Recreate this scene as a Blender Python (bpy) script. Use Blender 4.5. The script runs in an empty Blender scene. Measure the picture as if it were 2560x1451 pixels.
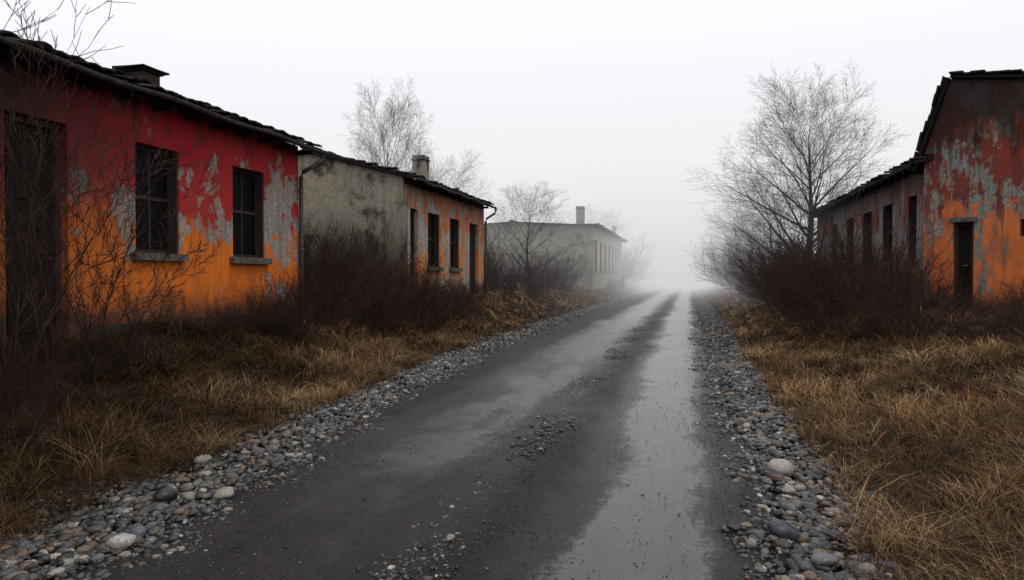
import bpy, math, random
import numpy as np
from mathutils import Vector
random.seed(7); rng = np.random.default_rng(7)
scene = bpy.context.scene
C = scene.collection
F = 1800.0; TH = math.atan(440/F); ct, st = math.cos(TH), math.sin(TH); HC = 1.5

# ---------------------------------------------------------------- camera
cam = bpy.data.cameras.new('camera'); co = bpy.data.objects.new('camera', cam); C.objects.link(co)
co.location = (0, 0, HC); co.rotation_euler = (math.radians(90) - math.atan(30/F), 0, TH)
cam.lens = 36*F/2560; cam.sensor_width = 36; cam.clip_end = 2000; cam.clip_start = .05
scene.camera = co
scene.view_settings.view_transform = 'Standard'; scene.view_settings.look = 'None'; scene.view_settings.exposure = 0

def dep(px, X): return F*X/(ct*(px-1720))
def yof(px, X): return (dep(px, X) + X*st)/ct
def zof(py, d): return HC + (695-py)*d/F
def at(px, d):
    r = (px-1280)*d/F
    return (-d*st + r*ct, d*ct + r*st)
def pxof(x, y):
    return 1280 + F*(x*ct+y*st)/(-x*st+y*ct), -x*st+y*ct

# ---------------------------------------------------------------- materials
class NT:
    def __init__(s, name, rough=.9, spec=.2):
        s.m = bpy.data.materials.new(name); s.m.use_nodes = True
        s.t = s.m.node_tree; s.n = s.t.nodes; s.l = s.t.links
        s.b = s.n['Principled BSDF']; s.out = s.n['Material Output']
        s.b.inputs['Roughness'].default_value = rough
        s.b.inputs['Specular IOR Level'].default_value = spec
        s.pos = None
    def set(s, sock, v):
        if isinstance(v, bpy.types.NodeSocket): s.l.new(v, sock)
        elif isinstance(v, (tuple, list)) and len(v) == 3 and sock.type == 'RGBA': sock.default_value = (*v, 1)
        else: sock.default_value = v
    def P(s):
        if not s.pos: s.pos = s.n.new('ShaderNodeNewGeometry').outputs['Position']
        return s.pos
    def xyz(s):
        x = s.n.new('ShaderNodeSeparateXYZ'); s.l.new(s.P(), x.inputs[0]); return x.outputs
    def vec(s, sc, off=(0, 0, 0), src=None):
        m = s.n.new('ShaderNodeMapping'); s.l.new(src or s.P(), m.inputs[0]); m.inputs['Scale'].default_value = sc
        m.inputs['Location'].default_value = off; return m.outputs[0]
    def noise(s, scale, detail=6, rough=.6, vec=None, dist=0):
        x = s.n.new('ShaderNodeTexNoise'); s.l.new(vec or s.P(), x.inputs['Vector'])
        x.inputs['Scale'].default_value = scale; x.inputs['Detail'].default_value = detail
        x.inputs['Roughness'].default_value = rough; x.inputs['Distortion'].default_value = dist
        return x.outputs[0]
    def math(s, op, a, b=0, c=None):
        x = s.n.new('ShaderNodeMath'); x.operation = op; s.set(x.inputs[0], a); s.set(x.inputs[1], b)
        if c is not None: s.set(x.inputs[2], c)
        return x.outputs[0]
    def sm(s, v, lo, hi, a=0., b=1.):
        x = s.n.new('ShaderNodeMapRange'); x.interpolation_type = 'SMOOTHSTEP'; s.set(x.inputs[0], v)
        s.set(x.inputs[1], lo); s.set(x.inputs[2], hi); s.set(x.inputs[3], a); s.set(x.inputs[4], b); return x.outputs[0]
    def mix(s, f, a, b, mode='MIX'):
        x = s.n.new('ShaderNodeMix'); x.data_type = 'RGBA'; x.blend_type = mode
        s.set(x.inputs[0], f); s.set(x.inputs[6], a); s.set(x.inputs[7], b); return x.outputs[2]
    def attr(s, name):
        x = s.n.new('ShaderNodeAttribute'); x.attribute_name = name; return x.outputs['Color']
    def bump(s, h, strength=.4, dist=.02):
        x = s.n.new('ShaderNodeBump'); s.set(x.inputs['Height'], h); x.inputs['Strength'].default_value = strength
        x.inputs['Distance'].default_value = dist; s.l.new(x.outputs[0], s.b.inputs['Normal'])
    def color(s, v): s.set(s.b.inputs['Base Color'], v); return s.m

def paint_wall(name, low, high, split, thr, gray=(.25, .25, .225), mould_shade_top=None, mould_shade_amt=.6, base_z=1.1, off=(0, 0, 0), ygrad=None, zgrad=None, ydark=None, dark=(.022, .018, .016), stain=.55, soft=.22, wander=2.6, drip=.27, pscale=1.7, patches=(), rust=None):
    t = NT(name, .92, .15)
    x_, y_, z = t.xyz()
    pv = t.vec((1, 1, 1), off)
    n1 = t.noise(.85, 9, .62, pv, .25)
    n2 = t.noise(1, 7, .7, t.vec((7, 7, .8), off))
    n3 = t.noise(14, 8, .7, pv)
    n4 = t.noise(pscale, 9, .68, t.vec((1, 1, .7), (off[0]+13, 4, 7)), .4)
    n5 = t.noise(4.5, 8, .7, t.vec((1, 1, .6), (off[0], 9, 2)), .2)
    n6 = t.noise(1.1, 6, .6, t.vec((1, 1, 1), (off[0]+31, 5, 8)), .5)
    sp = t.math('ADD', z, t.math('ADD', t.math('MULTIPLY', t.math('SUBTRACT', n1, .5), wander), t.math('ADD', t.math('MULTIPLY', t.math('SUBTRACT', n5, .5), 1.2), t.math('MULTIPLY', t.math('SUBTRACT', n3, .5), .6))))
    paint = t.mix(t.sm(sp, split-soft, split+soft), low, high)
    paint = t.mix(t.math('MULTIPLY', t.sm(n6, .38, .68), .5), paint, t.mix(.65, paint, tuple(c*.35 for c in low)))
    paint = t.mix(t.math('MULTIPLY', t.sm(n5, .40, .70), stain), paint, t.mix(.6, paint, (.06, .03, .025)))
    paint = t.mix(t.math('MULTIPLY', t.sm(n2, .47, .70), stain*.9), paint, (.04, .024, .022))
    near = t.sm(t.math('ABSOLUTE', t.math('SUBTRACT', sp, split)), 0, .55, .065, 0.)
    pe = t.math('ADD', t.math('ADD', t.math('MULTIPLY', n4, .87-drip), t.math('MULTIPLY', n3, .13)), t.math('ADD', t.math('MULTIPLY', n2, drip), near))
    if ygrad: pe = t.math('ADD', pe, t.sm(y_, ygrad[0], ygrad[1], 0, ygrad[2]))
    if zgrad: pe = t.math('ADD', pe, t.sm(z, zgrad[0], zgrad[1], 0, zgrad[2]))
    for py_, pz_, pr_, pa_ in patches:
        dy = t.math('SUBTRACT', y_, py_); dz = t.math('MULTIPLY', t.math('SUBTRACT', z, pz_), .8)
        r = t.math('SQRT', t.math('ADD', t.math('MULTIPLY', dy, dy), t.math('MULTIPLY', dz, dz)))
        pe = t.math('ADD', pe, t.sm(r, pr_*.1, pr_, pa_, 0))
    pm = t.sm(pe, thr, thr+.03)
    g = t.mix(t.sm(n3, .3, .7), tuple(c*.5 for c in gray), tuple(c*1.15 for c in gray))
    g = t.mix(t.math('MULTIPLY', t.sm(n2, .4, .62), .6), g, tuple(c*.4 for c in gray))
    g = t.mix(t.math('MULTIPLY', t.sm(n6, .45, .7), .35), g, t.mix(.5, g, low))
    if rust:
        nr = t.noise(1.9, 9, .7, t.vec((1.4, 1.4, .6), (off[0]+50, 3, 1)), .3)
        rz = t.math('MULTIPLY', t.sm(z, rust[0], rust[0]+.8), t.sm(z, rust[1], rust[1]+.8, 1, 0))
        g = t.mix(t.math('MULTIPLY', t.math('MULTIPLY', t.sm(t.math('ADD', nr, t.math('MULTIPLY', n2, .25)), .61, .66), rz), .9), g, rust[2])
    col = t.mix(pm, paint, g)
    if mould_shade_top is not None:
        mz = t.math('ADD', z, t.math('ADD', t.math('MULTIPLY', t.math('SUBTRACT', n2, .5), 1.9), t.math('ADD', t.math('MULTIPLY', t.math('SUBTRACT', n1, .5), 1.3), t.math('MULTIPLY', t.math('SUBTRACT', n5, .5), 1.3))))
        col = t.mix(t.math('MULTIPLY', t.sm(mz, mould_shade_top-.55, mould_shade_top+.45), t.math('MULTIPLY', t.sm(n3, .2, .6, .8, 1), mould_shade_amt)), col, dark)  # dark mould up high, plus eave shade painted in on the red house
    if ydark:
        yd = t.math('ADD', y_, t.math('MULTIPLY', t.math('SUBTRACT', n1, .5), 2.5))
        col = t.mix(t.math('MULTIPLY', t.sm(yd, ydark[0], ydark[1], 1, 0), t.sm(z, ydark[3], ydark[3]+1.3, ydark[2]*.45, ydark[2])), col, dark)  # near, upper end of the wall darkened, shade mixed into the colour
    bz = t.math('ADD', z, t.math('MULTIPLY', t.math('SUBTRACT', n4, .5), 1.3))
    col = t.mix(t.math('MULTIPLY', t.sm(bz, base_z-.15, base_z+.4, 1, 0), .9), col, (.026, .021, .018))
    t.color(col)
    t.bump(t.math('ADD', t.math('MULTIPLY', pm, -.6), t.math('MULTIPLY', n3, .6)), .7, .015)
    return t.m

def gray_wall(name, gray, thr, off=(0, 0, 0), dark=(.022, .020, .016), wd=.08, amt=.9, streak=.5):
    t = NT(name, .95, .1)
    pv = t.vec((1, 1, 1), off)
    n1 = t.noise(.75, 10, .68, pv, .3); n2 = t.noise(1, 6, .7, t.vec((5, 5, .9), off)); n3 = t.noise(16, 8, .7, pv)
    z = t.xyz()[2]
    g = t.mix(t.sm(n3, .3, .7), tuple(c*.6 for c in gray), tuple(c*1.15 for c in gray))
    e = t.math('ADD', t.math('ADD', t.math('MULTIPLY', n1, .8), t.math('MULTIPLY', n2, .12)), t.math('MULTIPLY', n3, .16))
    col = t.mix(t.math('MULTIPLY', t.sm(e, thr, thr+wd), amt), g, dark)
    col = t.mix(t.math('MULTIPLY', t.sm(n2, .47, .7), streak*amt), col, dark)
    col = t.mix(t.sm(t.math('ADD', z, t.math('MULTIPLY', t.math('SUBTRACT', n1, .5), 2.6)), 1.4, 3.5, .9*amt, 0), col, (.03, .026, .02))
    t.color(col); t.bump(n3, .6, .015); return t.m

def simple(name, a, b, scale=8, rough=.85, spec=.2, bump=.4, stretch=(1, 1, 1)):
    t = NT(name, rough, spec); n = t.noise(scale, 8, .65, t.vec(stretch))
    t.color(t.mix(t.sm(n, .3, .7), a, b)); t.bump(n, bump, .01); return t.m

M = {}
M['wall_red'] = paint_wall('red_orange_peeling_paint', (.64, .155, .016), (.36, .012, .024), 2.30, .585, gray=(.27, .255, .23), mould_shade_top=3.95, mould_shade_amt=.88, base_z=1.08, ygrad=(10.2, 12, .05), ydark=(6.2, 9.2, .93, 1.9), wander=2.3, drip=.08, soft=.28, pscale=2.5,
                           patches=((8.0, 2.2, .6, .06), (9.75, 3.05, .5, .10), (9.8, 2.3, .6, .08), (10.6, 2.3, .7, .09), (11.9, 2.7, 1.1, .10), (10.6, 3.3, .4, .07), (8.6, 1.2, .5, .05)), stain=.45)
M['wall_orange'] = paint_wall('orange_peeling_paint', (.55, .20, .07), (.46, .14, .06), 2.6, .50, gray=(.36, .34, .29), mould_shade_top=3.85, mould_shade_amt=.7, base_z=1.25, off=(5, 3, 1), drip=.26, stain=.55, patches=((17.3, 2.6, .9, .13), (19.2, 3.2, .8, .05)))
M['wall_grey'] = gray_wall('mouldy_grey_plaster', (.28, .25, .19), .522, (3, 0, 2.3), streak=.25, wd=.1)
M['wall_far'] = gray_wall('pale_grey_plaster', (.27, .245, .19), .58, (9, 2, 5), amt=.7)
M['wall_far_front'] = gray_wall('pale_cream_plaster', (.46, .41, .31), .64, (2, 2, 5), amt=.5)
M['wall_annex'] = paint_wall('dark_patchy_paint', (.34, .125, .05), (.15, .045, .033), 2.6, .475, gray=(.17, .175, .165), mould_shade_top=3.5, mould_shade_amt=.75, base_z=1.3, off=(2, 7, 3), stain=.75, drip=.34, soft=.4)
M['wall_right'] = paint_wall('orange_grey_mouldy_paint', (.55, .15, .042), (.20, .035, .025), 3.0, .53, gray=(.235, .24, .21), mould_shade_top=4.35, mould_shade_amt=.95, base_z=.9, off=(4.5, 2, 4), zgrad=(1.8, 3.3, .05), dark=(.020, .014, .012), stain=.5, drip=.42, pscale=1.9, soft=.45, wander=2.6, patches=((15.6, 2.6, 1.3, -.08), (14.2, 2.2, 2.0, -.08)), rust=(2.2, 4.4, (.13, .022, .017)))
M['tile'] = simple('old_dark_roof_tile', (.008, .007, .007), (.032, .025, .023), 6, .85, .15)
M['wood'] = simple('weathered_dark_wood', (.005, .004, .0035), (.020, .013, .010), 5, .85, .12, .6, (8, 8, 1))
M['frame'] = simple('worn_window_wood', (.010, .007, .006), (.05, .031, .025), 6, .8, .2, .6, (6, 6, 1))
M['pane'] = simple('grimy_dark_pane', (.002, .002, .0025), (.006, .005, .005), 4, .6, .06, .1)
M['metal'] = simple('rusty_dark_gutter_metal', (.02, .017, .015), (.075, .065, .058), 9, .6, .35, .3)
M['sill'] = simple('grey_stone_sill', (.04, .034, .03), (.12, .105, .09), 12, .9, .2, .5)
M['plinth'] = simple('dirty_concrete_plinth', (.012, .010, .009), (.05, .042, .036), 7, .95, .1, .6)
M['bark'] = simple('dark_wet_bark', (.014, .011, .010), (.040, .031, .026), 9, .9, .15, .6, (3, 3, 1))
M['twig'] = simple('dark_brown_twigs', (.016, .0095, .0075), (.055, .030, .022), 3, .9, .12, .1)
t = NT('sooty_brick', .95, .1)
x, y, z = t.xyz(); cb = t.n.new('ShaderNodeCombineXYZ'); t.l.new(t.math('ADD', x, y), cb.inputs[0]); t.l.new(z, cb.inputs[1])
br = t.n.new('ShaderNodeTexBrick'); t.l.new(cb.outputs[0], br.inputs[0]); br.inputs['Scale'].default_value = 4.5
br.inputs['Color1'].default_value = (.04, .021, .017, 1); br.inputs['Color2'].default_value = (.065, .04, .033, 1); br.inputs['Mortar'].default_value = (.045, .04, .037, 1)
t.color(br.outputs[0]); t.bump(br.outputs[1], -.4, .01); M['brick'] = t.m

def attrmat(name, rough, spec, nscale=20):
    t = NT(name, rough, spec); a = t.attr('col'); n = t.noise(nscale, 6, .6)
    t.color(t.mix(t.sm(n, .3, .7), t.mix(.5, a, (0, 0, 0)), a)); return t
t = attrmat('river_pebble', .38, .38, nscale=60); t.bump(t.noise(120, 3), .15, .004); M['stone'] = t.m
M['grass'] = attrmat('dry_grass_blade', .85, .08, nscale=2).m
t = NT('dark_damp_earth', .95, .1)
n = t.noise(3, 9, .7); n2 = t.noise(40, 6, .7)
t.color(t.mix(t.sm(n, .3, .7), (.010, .007, .005), t.mix(t.sm(n2, .35, .65), (.014, .010, .007), (.045, .027, .015))))
t.bump(n2, .8, .03); M['soil'] = t.m
# road
t = NT('wet_compacted_grit', .5, .5)
x, y, z = t.xyz()
nw = t.noise(.5, 6, .55, t.vec((1, .3, 1)), .2); nf = t.noise(4, 8, .7, t.vec((1, .7, 1)), .3); ng = t.noise(48, 6, .85); nm = t.noise(.9, 8, .58, t.vec((1, .36, 1), (4, 4, 0)), .3); ns = t.noise(20, 9, .85); nb = t.noise(2.2, 7, .65, t.vec((1, .6, 1), (9, 2, 0)), .4)
nv = t.n.new('ShaderNodeTexVoronoi'); t.l.new(t.P(), nv.inputs['Vector']); nv.inputs['Scale'].default_value = 62; vd = nv.outputs['Distance']
xw = t.math('ADD', x, t.math('MULTIPLY', t.math('SUBTRACT', nw, .5), .5))
def band(c, w): return t.sm(t.math('ABSOLUTE', t.math('SUBTRACT', xw, c)), w*.1, w, 1, 0)
w = t.math('MAXIMUM', band(-.26, .98), t.math('MULTIPLY', band(-2.15, 1.3), t.sm(y, 2.5, 8, .62, .95)))
w = t.math('ADD', w, t.math('ADD', t.math('MULTIPLY', t.math('SUBTRACT', nm, .5), 1.1), t.math('ADD', t.math('MULTIPLY', t.math('SUBTRACT', nf, .5), .55), t.math('MULTIPLY', t.math('SUBTRACT', ns, .5), .75))))
wet = t.sm(w, .02, 1.0)
dry = t.mix(t.sm(ng, .42, .66), (.007, .0055, .005), (.050, .039, .033))
dry = t.mix(t.sm(nb, .4, .65), dry, t.mix(.5, dry, (.004, .003, .003)))
dry = t.mix(t.sm(vd, .1, .3, .6, 0), dry, (.06, .05, .043))
t.color(t.mix(wet, dry, t.mix(t.sm(nb, .35, .65), (.030, .025, .021), (.015, .013, .012))))
t.set(t.b.inputs['Roughness'], t.sm(wet, 0, 1, .50, .20))
t.set(t.b.inputs['Specular IOR Level'], t.sm(wet, 0, 1, .24, .84))
hb = t.math('MULTIPLY', t.math('ADD', t.math('ADD', t.math('MULTIPLY', ng, 1.0), t.math('MULTIPLY', vd, -.8)), t.math('ADD', nf, t.math('MULTIPLY', ns, 1.5))), t.sm(wet, 0, 1, 1, .07))
t.bump(hb, 1.0, .034); M['road'] = t.m

# ---------------------------------------------------------------- object helpers
def empty(name, loc, label, cat, group=None):
    o = bpy.data.objects.new(name, None); C.objects.link(o); o.location = loc; o.empty_display_size = .3
    o['label'] = label; o['category'] = cat
    if group: o['group'] = group
    return o
def link(name, me, mat, parent=None, loc=(0, 0, 0)):
    me.materials.append(mat); o = bpy.data.objects.new(name, me); C.objects.link(o)
    if parent is not None: o.parent = parent
    else: o.location = loc
    return o
class MB:
    def __init__(s): s.v = []; s.f = []
    def quad(s, a, b, c, d):
        k = len(s.v); s.v += [a, b, c, d]; s.f.append((k, k+1, k+2, k+3))
    def hexa(s, p):
        k = len(s.v); s.v += list(p)
        for q in ((0, 3, 2, 1), (4, 5, 6, 7), (0, 1, 5, 4), (1, 2, 6, 5), (2, 3, 7, 6), (3, 0, 4, 7)): s.f.append(tuple(k+i for i in q))
    def box(s, T, u0, u1, n0, n1, z0, z1, j=0):
        P = [(u0, n0, z0), (u1, n0, z0), (u1, n1, z0), (u0, n1, z0), (u0, n0, z1), (u1, n0, z1), (u1, n1, z1), (u0, n1, z1)]
        s.hexa([T(*(c + random.uniform(-j, j) for c in p)) for p in P])
    def tube(s, pts, rad, n=8, cap=True):
        pts = [Vector(p) for p in pts]; k0 = len(s.v); up = Vector((.13, .21, .97)).normalized()
        if not isinstance(rad, (list, tuple)): rad = [rad]*len(pts)
        for i, p in enumerate(pts):
            d = (pts[min(i+1, len(pts)-1)] - pts[max(i-1, 0)]).normalized()
            a = d.cross(up if abs(d.dot(up)) < .95 else Vector((1, 0, 0))).normalized(); b = d.cross(a)
            for q in range(n):
                w = 2*math.pi*q/n; s.v.append(tuple(p + (a*math.cos(w)+b*math.sin(w))*rad[i]))
        for i in range(len(pts)-1):
            for q in range(n):
                s.f.append((k0+i*n+q, k0+i*n+(q+1) % n, k0+(i+1)*n+(q+1) % n, k0+(i+1)*n+q))
        if cap: s.f.append(tuple(k0+q for q in range(n))); s.f.append(tuple(k0+(len(pts)-1)*n+q for q in range(n)))
    def build(s, name, mat, parent=None, org=(0, 0, 0), smooth=False):
        o = Vector(org)
        me = bpy.data.meshes.new(name); me.from_pydata([tuple(Vector(v)-o) for v in s.v], [], s.f); me.update()
        if smooth:
            for p in me.polygons: p.use_smooth = True
        return link(name, me, mat, parent, org)

def npmesh(name, V, Fq, col=None, smooth=False):
    me = bpy.data.meshes.new(name); me.vertices.add(len(V)); me.vertices.foreach_set('co', np.asarray(V, np.float32).ravel())
    loops = np.concatenate([f.ravel() for f in Fq]); tot = np.concatenate([np.full(len(f), f.shape[1]) for f in Fq])
    start = np.concatenate([[0], np.cumsum(tot)[:-1]])
    me.loops.add(len(loops)); me.loops.foreach_set('vertex_index', loops.astype(np.int32))
    me.polygons.add(len(tot)); me.polygons.foreach_set('loop_start', start.astype(np.int32)); me.polygons.foreach_set('loop_total', tot.astype(np.int32))
    if smooth: me.polygons.foreach_set('use_smooth', np.ones(len(tot), bool))
    me.update(calc_edges=True); me.validate()
    if col is not None:
        a = me.color_attributes.new('col', 'FLOAT_COLOR', 'POINT')
        a.data.foreach_set('color', np.concatenate([col, np.ones((len(col), 1))], 1).astype(np.float32).ravel())
    return me

# ---------------------------------------------------------------- terrain
def sstep(x, a, b):
    t = np.clip((x-a)/(b-a), 0, 1); return t*t*(3-2*t)
YK = [-5, 3.5, 6.5, 13, 26, 60, 400]
def Lin(y): return np.interp(y, YK, [-2.65, -2.8, -3.25, -3.75, -3.9, -3.9, -3.9])
def Lout(y): return np.interp(y, YK, [-3.7, -3.85, -4.2, -4.85, -5.1, -5.1, -5.1])
def Rin(y): return np.interp(y, YK, [.48, .43, .33, .27, .22, .22, .22])
def Rout(y): return np.interp(y, YK, [1.02, 1.05, 1.22, 1.28, 1.3, 1.3, 1.3])
def wav(x, y, s=1, ph=0):
    return (np.sin(x*1.7*s+y*.9*s+ph)+np.sin(x*-.8*s+y*2.1*s+1.3+ph)+np.sin(x*3.1*s-y*1.3*s+2.1*ph)*.6)/2.6
def gz(x, y):
    x = np.asarray(x, float); y = np.asarray(y, float)
    hl = np.interp(y, [0, 13, 20, 50, 120], [.66, .72, .88, 1.0, .8]); hr = np.interp(y, [0, 10, 20, 60, 120], [.5, .65, .8, .8, .7])
    zl = sstep(-x, -Lout(y)-.35, 7.0)*hl; zr = sstep(x, Rout(y)-.25, 4.6)*hr
    b = wav(x, y, 1.1)*.05 + wav(x, y, 3.2, 1)*.025
    m = np.maximum(sstep(-x, -Lout(y)-.2, -Lout(y)+.5), sstep(x, Rout(y)-.1, Rout(y)+.5))
    return -.015 + zl + zr + b*m
xs = np.concatenate([[-300, -150, -80, -50, -35, -25, -18], np.arange(-14, 10.01, .2), [13, 18, 26, 40, 80, 160, 300]])
ys = np.concatenate([[-40, -20, -10, -5], np.arange(-2, 30, .3), np.arange(30, 80, 1.5), [85, 92, 100, 120, 150, 200, 300, 450]])
X, Y = np.meshgrid(xs, ys); V = np.stack([X, Y, gz(X, Y)], -1).reshape(-1, 3)
nx, ny = len(xs), len(ys); i = np.arange((ny-1)*(nx-1)); r, c = i//(nx-1), i % (nx-1); a = r*nx+c
o = link('ground', npmesh('ground', V, [np.stack([a, a+1, a+nx+1, a+nx], 1)], smooth=True), M['soil']); o['kind'] = 'structure'
ys2 = np.concatenate([np.arange(-6, 40, .4), np.arange(40, 448, 4)])
us = np.linspace(0, 1, 25)
V = []
for yy in ys2:
    l, rr = Lin(yy)-.25+.06*math.sin(yy*3.1), Rin(yy)+.2+.05*math.sin(yy*2.3)
    for u in us:
        xx = l+(rr-l)*u; V.append((xx, yy, -.004 + .010*math.sin(math.pi*u) + .018*math.exp(-((xx+1.3)/.4)**2)*(.6+.4*math.sin(yy*1.7)) + .004*math.sin(xx*5+yy*.9)))
nx, ny = len(us), len(ys2); i = np.arange((ny-1)*(nx-1)); r, c = i//(nx-1), i % (nx-1); a = r*nx+c
o = link('road', npmesh('road', np.array(V), [np.stack([a, a+1, a+nx+1, a+nx], 1)], smooth=True), M['road']); o['kind'] = 'structure'

# ---------------------------------------------------------------- stones
import bmesh
def ico(sub):
    bm = bmesh.new(); bmesh.ops.create_icosphere(bm, subdivisions=sub, radius=1)
    v = np.array([p.co[:] for p in bm.verts]); f = np.array([[q.index for q in p.verts] for p in bm.faces]); bm.free(); return v, f
I1, I2 = ico(1), ico(2)
PAL = np.array([(.052, .053, .051), (.095, .093, .087), (.022, .025, .027), (.20, .175, .14), (.15, .095, .055), (.38, .34, .28), (.058, .043, .031), (.058, .062, .069), (.010, .011, .012)])*.9
PW = np.array([.14, .12, .17, .09, .12, .055, .16, .055, .12]); PW /= PW.sum()
def stones(pos, size, base, jit=.18, colf=1.0):
    bv, bf = base; n = len(pos); nv = len(bv)
    sc = size[:, None]*np.stack([rng.uniform(.8, 1.4, n), rng.uniform(.7, 1.1, n), rng.uniform(.5, .85, n)], 1)
    V = np.repeat(bv[None], n, 0)
    k = rng.normal(0, 2.0, (n, 3)); ph = rng.uniform(0, 6, (n, 1))
    V = V*(1+jit*np.sin((V*k[:, None]).sum(-1)+ph)[..., None]+jit*.5*np.sin((V*k[:, None, ::-1]*1.9).sum(-1)+ph*2)[..., None])*sc[:, None]
    a = rng.uniform(0, 2*math.pi, n); b = rng.normal(0, .3, n)
    x, y, z = V[..., 0], V[..., 1], V[..., 2]
    y, z = y*np.cos(b)[:, None]-z*np.sin(b)[:, None], y*np.sin(b)[:, None]+z*np.cos(b)[:, None]
    x, y = x*np.cos(a)[:, None]-y*np.sin(a)[:, None], x*np.sin(a)[:, None]+y*np.cos(a)[:, None]
    V = np.stack([x, y, z], -1)+pos[:, None]
    Fc = (bf[None]+(np.arange(n)*nv)[:, None, None]).reshape(-1, 3)
    col = PAL[rng.choice(len(PAL), n, p=PW)]*rng.uniform(.45, 1.25, (n, 1))*colf
    return V.reshape(-1, 3), Fc, np.repeat(col, nv, 0)
def strip(n, lin, lout, y0, y1, pw, smin, smax, base, edge=.2, layer=.018):
    u = rng.uniform(0, 1, n); y = y0+(y1-y0)*u**pw; t = rng.beta(1.4, 1.4, n)*(1+2*edge)-edge
    x = lin(y)+(lout(y)-lin(y))*t + .08*np.sin(y*4)+.07*np.sin(y*9.7)+.06*np.sin(y*1.3)
    s = smin+(smax-smin)*rng.beta(1.1, 3.8, n)
    edgef = np.clip(1.3-np.abs(t-.5)*1.4, .35, 1)
    s = s*edgef
    z = np.maximum(gz(x, y), -.01)+s*.15+rng.uniform(0, layer, n)*edgef
    return stones(np.stack([x, y, z], 1), s, base)
def merge(parts):
    V, Fs, Cc, k = [], [], [], 0
    for v, f, c in parts: V.append(v); Fs.append(f+k); Cc.append(c); k += len(v)
    return np.concatenate(V), np.concatenate(Fs), np.concatenate(Cc)
for nm, li, lo, n1_, n2_ in (('gravel', Lin, Lout, 10500, 9500), ('gravel', Rin, Rout, 7600, 7200)):
    v, f, c = merge([strip(n1_, li, lo, 2.2, 13, 1.35, .010, .064, I2), strip(n2_, li, lo, 12.5, 60, 1.5, .02, .062, I1, layer=.02)])
    o = link(nm, npmesh(nm, v, [f], c, smooth=True), M['stone'])
    o['kind'] = 'stuff'; o['category'] = 'gravel'
    o['label'] = 'wide band of rounded grey river pebbles along the left road edge' if li is Lin else 'band of rounded grey river pebbles along the right road edge'
n = 9500; y = 2.4+26*rng.uniform(0, 1, n)**1.35; x = -1.34+rng.normal(0, .10, n)+.07*np.sin(y*1.1)+.04*np.sin(y*3.7)
pat = np.sin(y*1.9+.6)*.7+np.sin(y*.83+1)*.6+.5*np.sin(y*4.3)
keep = (pat+rng.normal(0, .8, n)) > .25+.02*y; x, y = x[keep], y[keep]
s = (.004+.030*rng.beta(1., 4.8, len(x)))
pA = stones(np.stack([x, y, .014+s*.12], 1), s, I2)
n = 36000; y = 2.3+24*rng.uniform(0, 1, n)**1.7
side = rng.uniform(0, 1, n); x = np.where(side < .22, Lin(y)+np.abs(rng.normal(0, .36, n)), np.where(side < .36, Rin(y)-np.abs(rng.normal(0, .17, n)), np.where(side < .74, -1.28+rng.normal(0, .30, n), Lin(y)+(Rin(y)-Lin(y))*rng.uniform(0, 1, n))))
kp = (wav(x, y, 1.6, 3)+rng.normal(0, .5, n)) > -.35; x, y = x[kp], y[kp]
s = .0018+.009*rng.beta(1, 4.5, len(x))
pB = stones(np.stack([x, y, .005+s*.3+.014*np.exp(-((x+1.3)/.4)**2)], 1), s, I1, colf=.7)
v, f, c = merge([pA, pB]); o = link('loose_pebbles', npmesh('loose_pebbles', v, [f], c, smooth=True), M['stone'])
o['kind'] = 'stuff'; o['category'] = 'pebbles'; o['label'] = 'loose pebbles and grit strewn along the middle of the wet road'
def big_stone(px, py, wpx, col, label):
    d = HC*F/(py-695)*.965; x, y = at(px, d); s = wpx*d/F/2
    v, f, c = stones(np.array([[0, 0, 0.]]), np.array([s*.92]), ico(3), .12)
    c[:] = np.array(col)*.75; o = link('stone', npmesh('stone', v, [f], c, smooth=True), M['stone'], None, (x, y, float(max(gz(x, y), 0))+s*.4+.012))
    o['label'] = label; o['category'] = 'stone'; o['group'] = 'larger stones in the gravel'
big_stone(1952, 1170, 60, (.42, .38, .33), 'large pale cream stone on the right gravel band, biggest and palest there')
big_stone(1975, 1222, 40, (.33, .30, .26), 'smaller pale stone just in front of the large cream stone on the right gravel')
big_stone(1960, 1330, 84, (.04, .048, .06), 'large slate blue stone low on the right gravel band')
big_stone(2065, 1395, 60, (.15, .14, .13), 'mid grey rounded stone near the bottom of the right gravel band')
big_stone(295, 1350, 54, (.45, .42, .37), 'round white stone in the lower left gravel')
big_stone(340, 1330, 62, (.09, .11, .13), 'grey blue oval stone right beside the round white stone on the left')
big_stone(408, 1240, 60, (.02, .022, .026), 'near black rounded stone in the left gravel')
big_stone(556, 1230, 42, (.35, .30, .24), 'pale sandy stone in the left gravel, to the right of the black stone')
big_stone(505, 1147, 42, (.27, .26, .23), 'light grey stone at the outer grassy edge of the left gravel')
big_stone(1125, 1337, 34, (.26, .22, .18), 'pale beige stone in the line of pebbles down the middle of the road')

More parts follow.
